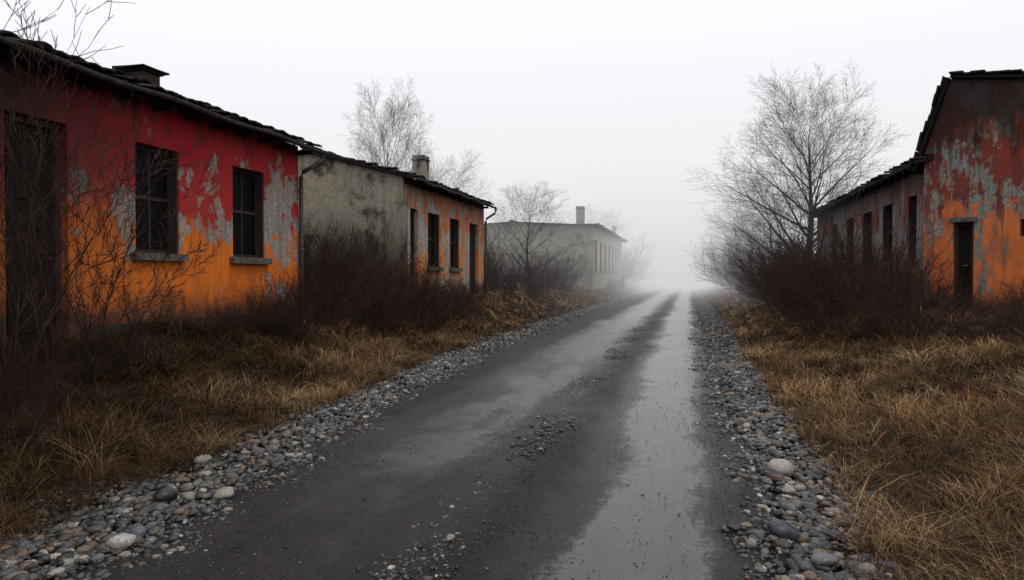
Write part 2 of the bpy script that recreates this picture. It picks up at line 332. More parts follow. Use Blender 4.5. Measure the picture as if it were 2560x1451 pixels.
# ---------------------------------------------------------------- grass
GC = np.array([(.33, .195, .09), (.21, .115, .050), (.11, .058, .027), (.48, .32, .175), (.055, .032, .018)])
def grass(name, label, xr, y0, y1, pw, ntuft, per, hmin, hmax, gcol=1.0, dim=None):
    ty = y0+(y1-y0)*rng.uniform(0, 1, ntuft)**pw
    x0, x1 = xr(ty); tx = x0+(x1-x0)*rng.uniform(0, 1, ntuft)
    nt = len(tx); clump = np.clip(wav(tx, ty, 1.3, .7)*.5+.5+rng.normal(0, .15, nt), 0, 1.2)
    th = (hmin+(hmax-hmin)*rng.beta(1.6, 3, nt))*(.4+.95*clump)
    lean = rng.uniform(0, 2*math.pi, nt); tcol = rng.choice(len(GC), nt, p=[.25, .28, .20, .14, .13]); dk = (.3+.95*clump)*(.6+.65*(wav(tx, ty, .6, 1.2)*.5+.5))
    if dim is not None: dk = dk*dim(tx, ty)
    n = nt*per; I = np.repeat(np.arange(nt), per)
    dist = np.hypot(tx, ty)[I]
    bx = tx[I]+rng.normal(0, .055, n); by = ty[I]+rng.normal(0, .055, n); bz = gz(bx, by)-.01
    h = th[I]*rng.uniform(.4, 1.2, n); ang = lean[I]+rng.normal(0, 1.3, n); bend = rng.uniform(.3, 1.9, n)*h
    dx, dy = np.cos(ang), np.sin(ang); w = (.0012+.0007*rng.uniform(0, 1, n))*np.clip(dist/4.5, 1, 7)
    pa = ang+math.pi/2+rng.normal(0, .6, n); sx, sy = np.cos(pa)*w, np.sin(pa)*w
    Vs = []
    for t_, ww in ((0, 1.), (.38, .85), (.75, .55)):
        cx = bx+dx*bend*t_**2; cy = by+dy*bend*t_**2; cz = bz+h*(t_-.28*t_**2*bend/h)
        Vs.append(np.stack([cx-sx*ww, cy-sy*ww, cz], 1)); Vs.append(np.stack([cx+sx*ww, cy+sy*ww, cz], 1))
    Vs.append(np.stack([bx+dx*bend, by+dy*bend, bz+h*(1-.28*bend/h)], 1))
    V = np.stack(Vs, 1).reshape(-1, 3); b = np.arange(n)*7
    q = np.concatenate([np.stack([b, b+1, b+3, b+2], 1), np.stack([b+2, b+3, b+5, b+4], 1)]); tr = np.stack([b+4, b+5, b+6], 1)
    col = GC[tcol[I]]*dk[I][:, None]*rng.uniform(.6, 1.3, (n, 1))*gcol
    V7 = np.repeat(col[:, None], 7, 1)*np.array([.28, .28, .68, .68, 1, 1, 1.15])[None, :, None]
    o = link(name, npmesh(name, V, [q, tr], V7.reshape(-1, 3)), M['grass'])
    o['kind'] = 'stuff'; o['category'] = 'grass'; o['label'] = label
dimL = lambda x, y: .17+.93*sstep(x+y*.42, -4.2, -.5)  # grass colour darkened toward the near left corner, painted-in shade
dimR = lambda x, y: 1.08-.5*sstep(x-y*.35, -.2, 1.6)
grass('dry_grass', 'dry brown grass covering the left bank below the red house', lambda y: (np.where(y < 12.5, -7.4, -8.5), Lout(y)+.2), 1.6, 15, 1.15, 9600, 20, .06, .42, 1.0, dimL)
grass('distant_grass', 'straw coloured grass along the left verge in the misty distance', lambda y: (np.full_like(y, -8.5), Lout(y)+.1), 14, 90, 1.7, 5200, 10, .12, .45, 1.25)
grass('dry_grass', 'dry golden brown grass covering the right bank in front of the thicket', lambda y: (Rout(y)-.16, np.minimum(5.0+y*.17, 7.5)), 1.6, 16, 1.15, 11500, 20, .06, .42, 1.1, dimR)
grass('distant_grass', 'straw coloured grass along the right verge in the misty distance', lambda y: (Rout(y)-.05, np.full_like(y, 5.2)), 15, 90, 1.7, 3600, 10, .12, .40, 1.25)

# ---------------------------------------------------------------- twigs
def prisms(S):
    S = np.array(S); p0, p1, r0, r1 = S[:, 0:3], S[:, 3:6], S[:, 6], S[:, 7]
    d = p1-p0; L = np.linalg.norm(d, axis=1, keepdims=True); d = d/np.maximum(L, 1e-6); p1 = p1+d*r0[:, None]*.5
    ref = np.where(np.abs(d[:, 2:3]) > .9, np.array([[1., 0, 0]]), np.array([[0, 0, 1.]]))
    a = np.cross(d, ref); a /= np.linalg.norm(a, axis=1, keepdims=True); b = np.cross(d, a)
    V = []
    for p, r in ((p0, r0), (p1, r1)):
        for k in range(3):
            w = k*2*math.pi/3; V.append(p+(a*math.cos(w)+b*math.sin(w))*r[:, None])
    V = np.stack(V, 1).reshape(-1, 3); k = np.arange(len(S))*6
    return V, np.concatenate([np.stack([k+i, k+(i+1) % 3, k+3+(i+1) % 3, k+3+i], 1) for i in range(3)])
def rv(): return Vector((random.gauss(0, 1), random.gauss(0, 1), random.gauss(0, 1)))
def grow(out, tubes, p, d, L, r, lvl, cfg):
    c = cfg[lvl]; n = c['n']; step = L/n; pts = [p.copy()]; rad = [r]; dirs = [d.copy()]
    for i in range(n):
        d = (d+rv()*c['wob']+Vector((0, 0, 1))*c['up']).normalized(); p = p+d*step
        pts.append(p.copy()); dirs.append(d.copy()); rad.append(max(r*(1-(i+1)/n*c.get('taper', .8)), c.get('rmin', .004)))
    if c.get('istube'): tubes.append((pts, rad))
    else:
        for i in range(n): out.append((*pts[i], *pts[i+1], rad[i], rad[i+1]))
    if lvl+1 < len(cfg):
        k = c['kids']; az = random.uniform(0, 6.28)
        for j in range(k):
            t = c['start']+(1-c['start'])*(j+random.uniform(0, 1))/k; f = t*n; i = min(int(f), n-1); fr = f-i
            q = pts[i].lerp(pts[i+1], fr); dd = dirs[i+1]; az += 2.4+random.uniform(-.5, .5)
            a = dd.cross(Vector((.3, .2, .93))).normalized() if abs(dd.z) < .97 else Vector((1, 0, 0)); b = dd.cross(a)
            ang = c['ang']*random.uniform(.7, 1.25)*(1-c.get('afall', 0)*t)
            nd = dd*math.cos(ang)+(a*math.cos(az)+b*math.sin(az))*math.sin(ang)
            grow(out, tubes, q, nd.normalized(), L*c['ratio']*(1.15-t*c.get('fall', .55))*random.uniform(.75, 1.15), max((rad[i]+(rad[i+1]-rad[i])*fr)*c.get('rr', .6), .004), lvl+1, cfg)
def tree_meshes(seed, h, halfw, r, fine=1.0, ang=.9, kids=20, fall=.75, start=.10):
    random.seed(seed)
    cfg = [dict(n=12, wob=.02, up=.03, kids=kids, start=start, ang=ang, ratio=.62, rr=.5, istube=True, taper=.93, fall=fall, afall=.4),
           dict(n=8, wob=.055, up=.055, kids=10, start=.12, ang=.65, ratio=.52, rr=.5, istube=True, taper=.9, fall=.6),
           dict(n=6, wob=.07, up=.04, kids=8, start=.10, ang=.6, ratio=.56, rr=.55, rmin=.0045*fine, taper=.8, fall=.5),
           dict(n=4, wob=.08, up=.02, kids=5, start=.12, ang=.6, ratio=.6, rr=.6, rmin=.0036*fine, taper=.6, fall=.4),
           dict(n=2, wob=.09, up=.02, kids=0, start=.2, ang=.5, ratio=.5, rmin=.003*fine, taper=.3)]
    out, tubes = [], []
    grow(out, tubes, Vector((0, 0, 0)), Vector((0, 0, 1)), 10, r*10/h, 0, cfg)
    P = np.array(out)[:, 3:6]; sz = h/np.percentile(P[:, 2], 99.9); sx = halfw/np.percentile(np.hypot(P[:, 0]-P[:, 0].mean(), P[:, 1]-P[:, 1].mean()), 96); sx = min(max(sx, sz*.6), sz*1.7)
    cx, cy = P[:, 0].mean(), P[:, 1].mean()
    def fx(x, y, z): k = max(0, min(1, z/5)); return ((x-cx*k)*sx, (y-cy*k)*sx, z*sz-.15)
    out = [(*fx(*s[0:3]), *fx(*s[3:6]), s[6]*min(sz, 1), s[7]*min(sz, 1)) for s in out]
    mb = MB()
    for k, (pts, rad) in enumerate(tubes):
        if k == 0: rad[0] *= 1.4
        mb.tube([fx(*p) for p in pts], [max(q*min(sz*1.2, 1), .006*fine) for q in rad], 9 if k == 0 else 5, cap=False)
    me = bpy.data.meshes.new('trunk'); me.from_pydata([tuple(v) for v in mb.v], [], mb.f)
    for p in me.polygons: p.use_smooth = True
    V, q = prisms(out)
    return me, npmesh('crown', V, [q])
TM = {}
def tree(key, x, y, label, scale=1, rot=0, group=None, gen=None):
    if key not in TM: TM[key] = tree_meshes(*gen); TM[key][0].materials.append(M['bark']); TM[key][1].materials.append(M['twig'])
    o = empty('bare_tree', (x, y, float(gz(x, y))), label, 'tree', group or 'leafless trees in the mist'); o.rotation_euler = (0, 0, rot); o.scale = (scale,)*3
    for nm, me in zip(('trunk', 'crown'), TM[key]):
        c_ = bpy.data.objects.new(nm, me); C.objects.link(c_); c_.parent = o
tree('a', *at(2012, 30), 'tall wide bare tree rising above the right thicket beside the low dark annex', gen=(11, 9.7, 4.1, .23, 1.15, 1.1, 30, .5))
tree('b', *at(975, 33), 'tall bare tree standing behind the orange and grey house', gen=(11, 9.9, 2.6, .15, .85, .85, 17, .5, .25), rot=2.2)
tree('d', *at(1095, 37), 'smaller spreading bare tree right behind the chimney of the orange and grey house', 1, 2.0, gen=(31, 7.6, 2.9, .13, .9, 1.0, 14, .45, .22))
tree('c', *at(1325, 32), 'low rounded bare tree between the orange and grey house and the pale far house', gen=(8, 5.2, 2.4, .09, .9, .95, 15, .5, .18))
tree('c', *at(1490, 72), 'faint bare tree behind the tall chimney of the pale far house', 1.6, 1)
for px, d, k, s, r_, lab in ((1915, 42, 'c', 1.3, 1, 'misty bare tree just left of the tall right tree'), (1880, 56, 'a', .66, 3, 'fainter misty bare tree, second to the left of the tall right tree'),
        (1850, 70, 'c', 1.6, 5, 'hazy bare tree over the far end of the right thicket'), (2225, 46, 'd', .9, 2, 'faint bare tree whose top shows over the annex roof'),
        (1815, 84, 'c', 1.6, 4, 'almost vanished bare tree nearest the road on the right')):
    tree(k, *at(px, d), lab, s, r_)

def shrub_mesh(seed, h=1.5, stems=24, spread=.75, rmin=.0028):
    random.seed(seed); out = []
    cfg = [dict(n=5, wob=.10, up=.05, kids=9, start=.12, ang=.5, ratio=.58, rr=.6, rmin=rmin*1.3, taper=.7),
           dict(n=4, wob=.13, up=.05, kids=5, start=.15, ang=.55, ratio=.62, rr=.7, rmin=rmin, taper=.6),
           dict(n=3, wob=.13, up=.03, kids=0, start=.2, ang=.5, ratio=.5, rmin=rmin*.75, taper=.4)]
    for k in range(stems):
        a = random.uniform(0, 6.28); t = random.uniform(0, 1)**.6*spread
        d = Vector((math.cos(a)*t, math.sin(a)*t, 1-t*.45)).normalized()
        p = Vector((math.cos(a), math.sin(a), 0))*random.uniform(0, .28)*h; p.z = -.05
        grow(out, [], p, d, h*random.uniform(.4, 1.2)*(1-.15*t), .010, 0, cfg)
    V, q = prisms(out); me = npmesh('shrub', V, [q]); me.materials.append(M['twig']); return me
SH = [shrub_mesh(40+i, 1.5, 24, (.7, .95, 1.15, .85)[i]) for i in range(4)]
random.seed(3)
def shrub(x, y, s, label, zs=1.0, group='dark leafless shrubs'):
    o = bpy.data.objects.new('bare_shrub', random.choice(SH)); C.objects.link(o)
    o.location = (x, y, float(gz(x, y))-.03); o.rotation_euler = (0, 0, random.uniform(0, 6.28)); o.scale = (s, s, s*zs*random.uniform(.85, 1.1))
    o['label'] = label; o['category'] = 'shrub'; o['group'] = group
L1 = 'dark twiggy shrub growing against the right end of the red and orange house'
for x, y, s in ((-6.6, 8.9, .32), (-6.5, 9.6, .44), (-6.4, 10.3, .55), (-6.35, 11.0, .65), (-6.2, 11.8, .74), (-6.0, 12.5, .8), (-5.8, 11.4, .5), (-5.6, 12.2, .6), (-6.1, 10.2, .42), (-5.8, 13.0, .65)): shrub(x, y, s, L1, group='shrubs by the red house')
L2 = 'tall dark shrub in the thicket filling the gap in front of the grey gable wall'
for x, y, s in ((-7.2, 13.8, 1.0), (-8.2, 14.8, 1.2), (-7.2, 15.4, 1.05), (-9.2, 15.8, 1.3), (-6.4, 14.4, .85), (-8.0, 16.3, 1.2), (-6.3, 15.9, .85), (-10.3, 15.4, 1.4), (-5.9, 13.8, .7), (-5.7, 14.9, .66)): shrub(x, y, s, L2, group='shrubs before the grey gable')
L3 = 'dark shrub in front of the orange house near its left door'
for x, y, s in ((-6.3, 17.2, .85), (-5.9, 18.0, .6), (-6.2, 19.3, .5), (-5.7, 16.6, .65)): shrub(x, y, s, L3, group='shrubs before the orange facade')
L4 = 'dim brown shrub in the hedge around the low rounded tree'
for x, y, s in ((-6.6, 26, .75), (-7.6, 27.5, 1.1), (-7.0, 30, 1.1), (-8.8, 29, 1.25), (-6.8, 33, 1.15), (-9.4, 33, 1.4), (-7.2, 36, 1.2), (-10.5, 31, 1.4), (-8.2, 38, 1.3), (-6.9, 40, 1.0), (-7.6, 43, 1.1), (-11.5, 36, 1.5), (-6.3, 29, .7), (-6.4, 36, .8)): shrub(x, y, s, L4, group='shrubs around the low tree')
L5 = 'hazy shrub on the far left verge beyond the pale house'
for x, y, s in ((-6.8, 70, 1.6), (-6.6, 74, 1.9), (-8, 76, 3.0), (-6.8, 82, 2.0), (-8, 90, 2.8), (-6.0, 62, .9), (-5.9, 56, .7), (-7, 96, 2.2)): shrub(x, y, s, L5, group='far left shrubs')
L6 = 'dark dense shrub in the thicket in front of the right hand houses'
def rshrub(x, y, label, g, k=1.0):
    px, d = pxof(x, y); ty = np.interp(px, [1780, 1850, 1950, 2100, 2220, 2300, 2380, 2450, 2560, 2700], [640, 605, 585, 575, 590, 635, 700, 700, 670, 670])
    s = (zof(ty, d)-float(gz(x, y)))/1.68*random.uniform(.65, 1.08)*k
    shrub(x, y, max(s, .34), label, group=g)
for x, y in ((4.9, 9.2), (4.3, 9.9), (5.2, 10.4), (3.8, 11.0), (4.8, 11.6), (5.6, 12.0), (3.3, 12.2), (4.3, 13.0), (5.2, 13.2), (5.9, 13.3), (3.0, 13.6), (4.1, 14.4), (5.1, 15.0), (5.9, 14.4), (2.9, 15.0), (3.8, 15.9), (4.6, 16.4), (3.0, 16.7), (3.9, 17.9), (2.9, 18.4), (4.4, 19.2), (3.2, 20.2), (4.2, 21.2), (3.1, 22.2), (4.2, 23.6), (3.2, 24.6), (4.4, 26), (3.4, 27.2), (4.4, 29), (3.3, 29.8)): rshrub(x, y, L6, 'shrubs of the right thicket')
L7 = 'misty shrub in the far part of the right hand thicket'
for x, y, s in ((4.2, 31, 1.5), (3.3, 33, 1.3), (4.8, 35, 1.6), (3.5, 38, 1.5), (5, 42, 1.9), (3.6, 45, 1.7), (4.2, 51, 2.0), (3.9, 58, 2.2), (4.2, 66, 2.5), (4.1, 76, 2.8), (4.4, 88, 3.2)): shrub(x, y, s, L7, group='far right shrubs')
L8 = 'low dark tangle of twigs at the foot of the red house by the doorway'
for px, d, s in ((60, 6.4, .34), (150, 6.9, .3), (-20, 5.9, .4), (260, 7.6, .3), (330, 8.2, .26), (120, 6.0, .28), (30, 5.5, .26)): x, y = at(px, d); shrub(x, y, s, L8, group='low tangle at the left doorway')
random.seed(90)
cfg = [dict(n=9, wob=.07, up=.03, kids=9, start=.12, ang=.65, ratio=.5, rr=.5, rmin=.0026, taper=.85),
       dict(n=7, wob=.10, up=.06, kids=5, start=.2, ang=.55, ratio=.5, rr=.55, rmin=.002, taper=.8),
       dict(n=5, wob=.12, up=.05, kids=4, start=.2, ang=.55, ratio=.5, rr=.6, rmin=.0016, taper=.6),
       dict(n=3, wob=.12, up=.05, kids=0, start=.2, ang=.5, ratio=.5, rmin=.0013, taper=.4)]
def sapling(x, y, label, stems, g='thin saplings before the red house'):
    out = []
    for dx_, dy_, L in stems: grow(out, [], Vector((random.uniform(-.06, .06), random.uniform(-.06, .06), -.05)), Vector((dx_, dy_, 1)).normalized(), L, .013, 0, cfg)
    V, q = prisms(out); o = link('bare_sapling', npmesh('bare_sapling', V, [q]), M['twig'], None, (x, y, float(gz(x, y))))
    o['label'] = label; o['category'] = 'sapling'; o['group'] = g
x, y = at(150, 7.0); sapling(x, y, 'thin bare sapling in front of the dark doorway, its tips reaching above the roof', ((.0, .12, 3.9), (-.3, .1, 2.9), (.25, .3, 2.3), (-.5, .25, 2.2)))
x, y = at(40, 6.3); sapling(x, y, 'thin bare sapling at the left edge beside the dark doorway', ((-.1, 0, 2.9), (.3, .1, 2.3), (-.4, -.1, 2.0)))
x, y = at(235, 7.6); sapling(x, y, 'low bare sapling spreading across the orange wall right of the doorway', ((.5, .5, 1.5), (.3, .1, 1.3), (-.3, .1, 1.4)))

# ---------------------------------------------------------------- buildings
def wall(mb, T, u0, u1, z0, z1, ops=(), th=.3, top=None, brk=()):
    us_ = sorted(set([u0, u1]+[round(q, 4) for o_ in ops for q in o_[:2]]+list(brk))); zs_ = sorted(set([z0, z1]+[round(q, 4) for o_ in ops for q in o_[2:4]]))
    inside = lambda u, z: any(o_[0]-1e-3 < u < o_[1]+1e-3 and o_[2]-1e-3 < z < o_[3]+1e-3 for o_ in ops)
    def zt(u, j): return top(u) if (top and j == len(zs_)-1) else zs_[j]
    for i in range(len(us_)-1):
        for j in range(len(zs_)-1):
            if inside((us_[i]+us_[i+1])/2, (zs_[j]+zs_[j+1])/2): continue
            a, b = us_[i], us_[i+1]
            for n_ in (0, th): mb.quad(T(a, n_, zt(a, j)), T(b, n_, zt(b, j)), T(b, n_, zt(b, j+1)), T(a, n_, zt(a, j+1)))
    for i in range(len(us_)-1):
        a, b = us_[i], us_[i+1]; J = len(zs_)-1; mb.quad(T(a, 0, zt(a, J)), T(b, 0, zt(b, J)), T(b, th, zt(b, J)), T(a, th, zt(a, J)))
    for u in (u0, u1): mb.quad(T(u, 0, z0), T(u, th, z0), T(u, th, top(u) if top else z1), T(u, 0, top(u) if top else z1))
    for a, b, c, d in [o_[:4] for o_ in ops]:
        mb.quad(T(a, 0, c), T(b, 0, c), T(b, th, c), T(a, th, c)); mb.quad(T(a, 0, d), T(b, 0, d), T(b, th, d), T(a, th, d))
        mb.quad(T(a, 0, c), T(a, th, c), T(a, th, d), T(a, 0, d)); mb.quad(T(b, 0, c), T(b, th, c), T(b, th, d), T(b, 0, d))
def window(T, house, org, a, b, c, d, rec=.13, sill=True, bars=True):
    mb = MB(); w = .055; n0, n1 = rec, rec+.05; e = .003
    mb.box(T, a+e, a+w, n0, n1, c+e, d-e); mb.box(T, b-w, b-e, n0, n1, c+e, d-e); mb.box(T, a+w, b-w, n0, n1, d-w, d-e); mb.box(T, a+w, b-w, n0, n1, c+e, c+w)
    m = (a+b)/2; zm = c+(d-c)*.52
    mb.box(T, a+w, b-w, n0+.006, n1-.006, zm-.025, zm+.025)
    if bars: mb.box(T, m-.016, m+.016, n0+.01, n1-.01, c+w, zm-.025); mb.box(T, m-.016, m+.016, n0+.01, n1-.01, zm+.025, d-w)
    mb.box(T, a+e, a+.03, .02, n0, c+e, d-e); mb.box(T, b-.03, b-e, .02, n0, c+e, d-e)
    wn = mb.build('window', M['frame'], house, org)
    p = MB(); k = rec+.028
    p.quad(T(a+w*.6, k, c+w*.6), T(b-w*.6, k, c+w*.6), T(b-w*.6, k, d-w*.6), T(a+w*.6, k, d-w*.6)); p.build('pane', M['pane'], wn, org)
    if sill:
        s_ = MB(); s_.box(T, a-.09, b+.09, -.09, rec-.004, c-.10, c+.005, .004); s_.build('sill', M['sill'], wn, org)
def door(T, house, org, a, b, c, d, rec=.16, mat='wood'):
    mb = MB(); e = .003; w = .07
    mb.box(T, a+w, b-w, rec+.02, rec+.06, c+e, d-w)
    for k in range(3):
        z0_ = c+.15+(d-c-.3)*k/3; mb.box(T, a+w+.09, b-w-.09, rec+.005, rec+.02, z0_, z0_+(d-c-.3)/3-.1)
    dr = mb.build('door', M[mat], house, org)
    f = MB(); f.box(T, a+e, a+w, rec-.05, rec+.05, c+e, d-e); f.box(T, b-w, b-e, rec-.05, rec+.05, c+e, d-e); f.box(T, a+w, b-w, rec-.05, rec+.05, d-w, d-e)
    f.build('frame', M['frame'], dr, org)
    h = MB(); h.box(T, b-w-.075, b-w-.045, rec-.03, rec+.003, c+1.0, c+1.03); h.box(T, b-w-.14, b-w-.04, rec-.045, rec-.03, c+1.0, c+1.025); h.build('handle', M['metal'], dr, org)
def tiles(mb, T, u0, u1, n0, zf, tp, rows, w=.21, ln=.36, lift=.0, sign=1):
    cs = 1/math.sqrt(1+tp*tp); nu = int((u1-u0)/w)
    for r_ in range(rows):
        for k in range(nu):
            if random.random() < .06: continue
            u = u0+(k+.5)*w+random.uniform(-.02, .02); s0 = r_*ln*cs*.8+random.uniform(-.06, .05); s1 = s0+ln*cs; tw = random.uniform(-.03, .03)
            l0 = lift+abs(random.gauss(0, .022))+.03; l1 = lift+.005
            q = []
            for s_, l_, ww in ((s0, l0, w*.52), (s1, l1, w*.44)):
                for j in range(5):
                    an = math.pi*j/4; q.append(T(u+math.cos(an)*ww+tw*(s_ > s0), n0+sign*s_, zf(n0+sign*s_)+l_+math.sin(an)*.04))
            k0 = len(mb.v); mb.v += q
            for j in range(4): mb.f.append((k0+j, k0+j+1, k0+5+j+1, k0+5+j))
            k1 = len(mb.v); mb.v += [T(u+math.cos(math.pi*j/4)*w*.52, n0+sign*s0, zf(n0+sign*s0)+l0-.022+math.sin(math.pi*j/4)*.04) for j in range(5)]
            for j in range(4): mb.f.append((k0+j, k0+j+1, k1+j+1, k1+j))
def house(name, label, cat, T, org, u0, u1, depth, z0, ze, tp, ops, mats, ov=.35, gov=.28, rows=8, group=None, chim=(), tile_w=.21, gutter=True, down=None, rafters=True):
    H = empty(name, org, label, cat, group)
    f = MB(); wall(f, T, u0+.3, u1-.3, z0, ze, [o_[:4] for o_ in ops]); 
    f.build('front_wall', M[mats[0]], H, org)
    top = lambda a: ze+min(a, depth-a)*tp
    for uu, sg, m_ in ((u0, 1, mats[1]), (u1, -1, mats[2])):
        g = MB(); Tg = lambda a, n_, z_, uu=uu, sg=sg: T(uu+sg*n_, a, z_)
        wall(g, Tg, 0, depth, z0, ze, (), .3, top, (depth/2,)); g.build('side_wall', M[m_], H, org)
    b = MB(); Tb = lambda u, n_, z_: T(u, depth-n_, z_); wall(b, Tb, u0+.3, u1-.3, z0, ze-.01); b.build('back_wall', M[mats[1]], H, org)
    zf = lambda n_: ze+.012+min(n_, depth-n_)*tp
    r_ = MB(); th = .07
    for n0, n1 in ((-ov, depth/2), (depth/2, depth+ov)):
        P = [(u0-gov, n0), (u1+gov, n0), (u1+gov, n1), (u0-gov, n1)]
        r_.hexa([T(u, n_, zf(n_)) for u, n_ in P]+[T(u, n_, zf(n_)+th) for u, n_ in P])
    roof = r_.build('roof', M['wood'], H, org)
    tl = MB(); tiles(tl, T, u0-gov, u1+gov, -ov-.05, lambda n_: zf(n_)+th, tp, rows, tile_w); tiles(tl, T, u0-gov, u1+gov, depth+ov+.05, lambda n_: zf(n_)+th, tp, 3, tile_w, sign=-1)
    for k in range(int((u1-u0+2*gov)/.4)):
        u = u0-gov+.4*k; l_ = random.uniform(0, .03)
        tl.box(T, u, u+.38, depth/2-.11, depth/2+.11, zf(depth/2)+th+.02, zf(depth/2)+th+.10+l_, .01)
    tl.build('roof_tiles', M['tile'], roof, org, True)
    k = u0+.1
    while rafters and k < u1:
        rf = MB(); rf.box(T, k, k+.07, -ov+.03, -.003, zf(-ov)-.075, zf(-ov)-.005); k += .62
        rf.build('rafter', M['wood'], roof, org)
    for cu, cn, cw, cz, cap, mt in chim:
        c_ = MB(); c_.box(T, cu-cw/2, cu+cw/2, cn-cw/2, cn+cw/2, zf(cn)-.1, cz, .008)
        ch = c_.build('chimney', M[mt], roof, org)
        c2 = MB()
        if cap:
            c2.box(T, cu-cw*.6, cu+cw*.6, cn-cw*.6, cn+cw*.6, cz+.003, cz+.04, .01); c2.box(T, cu-cw*.76, cu+cw*.76, cn-cw*.76, cn+cw*.76, cz+.043, cz+.07, .012)
            P = [(-.72, -.72), (.72, -.72), (.72, .72), (-.72, .72)]
            c2.hexa([T(cu+cw*a, cn+cw*b_, cz+.073) for a, b_ in P]+[T(cu+cw*a*.2, cn+cw*b_*.2, cz+.13) for a, b_ in P])
        else:
            c2.box(T, cu-cw*.56, cu+cw*.56, cn-cw*.56, cn+cw*.56, cz+.003, cz+.07, .01)
            for a, b_ in ((-1, -.6), (.6, 1)): c2.box(T, cu+cw/2*a, cu+cw/2*b_, cn-cw/2, cn+cw/2, cz+.073, cz+.15)
        c2.build('chimney_cap', M['tile' if cap else mt], ch, org)
    if gutter:
        g = MB(); zz = zf(-ov)+.03; R = .055; nn = -ov-.06
        ns = 24
        prof = [(nn+math.cos(math.pi+math.pi*j/6)*R, zz+math.sin(math.pi+math.pi*j/6)*R) for j in range(7)]
        for i_ in range(ns):
            a = u0-gov+(u1-u0+2*gov)*i_/ns; b_ = u0-gov+(u1-u0+2*gov)*(i_+1)/ns
            sa, sb = .02*math.sin(i_*1.3), .02*math.sin((i_+1)*1.3)
            for j in range(6): g.quad(T(a, prof[j][0], prof[j][1]+sa), T(b_, prof[j][0], prof[j][1]+sb), T(b_, prof[j+1][0], prof[j+1][1]+sb), T(a, prof[j+1][0], prof[j+1][1]+sa))
        g.build('gutter', M['metal'], H, org)
        for du in (down or ()):
            d_ = MB(); e_ = du + (.22 if du > (u0+u1)/2 else -.22)
            d_.tube([T(e_, nn, zz-.03), T(e_, nn, zz-.12), T(e_-.02, nn+.03, zz-.22), T(du+.02, -.10, zz-.42), T(du, -.07, zz-.52), T(du, -.07, zz-1.5), T(du, -.07, z0+.3)], .042, 10)
            for zb in (zz-.8, zz-1.9): d_.tube([T(du, -.07, zb), T(du, -.07, zb+.04)], .052, 10)
            d_.build('downpipe', M['metal'], H, org, True)
    for o_ in ops:
        if o_[4] == 'w': window(T, H, org, *o_[:4])
        elif o_[4] == 'd': door(T, H, org, *o_[:4])
    return H
def TL(d): return lambda u, n_, z_: (-d-n_, u, z_)
def TR(d): return lambda u, n_, z_: (d+n_, u, z_)
random.seed(12)
d = 7.2; Y_ = lambda px: yof(px, -d)
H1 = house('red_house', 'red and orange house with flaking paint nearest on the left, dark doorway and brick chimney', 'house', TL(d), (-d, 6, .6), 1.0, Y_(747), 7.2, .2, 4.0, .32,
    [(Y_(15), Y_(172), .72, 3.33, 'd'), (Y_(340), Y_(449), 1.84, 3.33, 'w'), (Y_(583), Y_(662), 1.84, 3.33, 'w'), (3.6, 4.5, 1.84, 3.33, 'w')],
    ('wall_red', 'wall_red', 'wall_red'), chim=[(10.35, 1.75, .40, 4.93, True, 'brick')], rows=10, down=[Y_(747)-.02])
pl = MB(); pl.box(TL(d), 7.3, Y_(747)+.02, -.07, -.003, .2, .90, .012); pl.build('plinth', M['plinth'], H1, (-d, 6, .6))
d = 7.0; Y2 = lambda px: yof(px, -d)
H2 = house('orange_house', 'small orange house with a mouldy grey gable wall, second on the left', 'house', TL(d), (-d, 20, .9), Y2(1008), Y2(1210), 5.4, .4, 4.05, .27,
    [(Y2(1026), Y2(1046), .95, 3.32, 'd'), (Y2(1070), Y2(1099), 1.8, 3.32, 'w'), (Y2(1125), Y2(1148), 1.8, 3.32, 'w'), (Y2(1174), Y2(1196), .95, 3.32, 'd')],
    ('wall_orange', 'wall_grey', 'wall_orange'), ov=.32, gov=.12, chim=[(20.9, 1.0, .40, 5.1, False, 'wall_grey')], rows=7, down=[Y2(1210)-.03])
d = 6.2; Y3 = lambda px: yof(px, -d)
ops = []
for k in range(7):
    a = Y3(1480)+1.6+k*2.85; ops.append((a, a+1.1, 2.0, 4.1, 'w'))
ops.insert(0, (Y3(1480)+.45, Y3(1480)+1.25, 1.1, 4.1, 'd'))
house('pale_house', 'long pale grey house fading into the mist, third on the left', 'house', TL(d), (-d, 58, 1.), Y3(1480), Y3(1555), 11, .5, 4.95, .055,
    ops, ('wall_far_front', 'wall_far', 'wall_far'), ov=.45, gov=.3, chim=[(49.6, 1.05, .52, 6.3, False, 'wall_far'), (67.5, .5, .4, 6.2, False, 'wall_far')], rows=3, tile_w=.3, rafters=False)
d = 5.0; YR = lambda px: yof(px, d)
house('low_annex', 'long low dark annex with a row of narrow windows beside the tall right house', 'house', TR(d), (d, 24, .8), 17.3, YR(2042), 5.0, .3, 4.0, .22,
    [(YR(b_), YR(a), 1.9, 3.38, 'w') for a, b_ in ((2268, 2290), (2205, 2230), (2155, 2179), (2115, 2133), (2080, 2092))],
    ('wall_annex', 'wall_annex', 'wall_annex'), ov=.3, gov=.2, rows=7, gutter=False)
PH = math.radians(30); P0 = (4.93, 17.2); U = (math.cos(PH), -math.sin(PH)); Vv = (math.sin(PH), math.cos(PH))
def T4(u, n_, z_): return (P0[0]+u*U[0]+n_*Vv[0], P0[1]+u*U[1]+n_*Vv[1], z_)
def pix4(px, py):
    k = (px-1280)/F; D = (-st+k*ct, ct+k*st); det = D[0]*(-U[1])-D[1]*(-U[0])
    tt = (P0[0]*(-U[1])-P0[1]*(-U[0]))/det; u = (D[0]*tt-P0[0])/U[0]; return u, zof(py, tt)
org = (P0[0], P0[1], .8)
H4 = empty('tall_house', org, 'tall right hand house with flaking orange and grey gable wall blackened by mould on top', 'house')
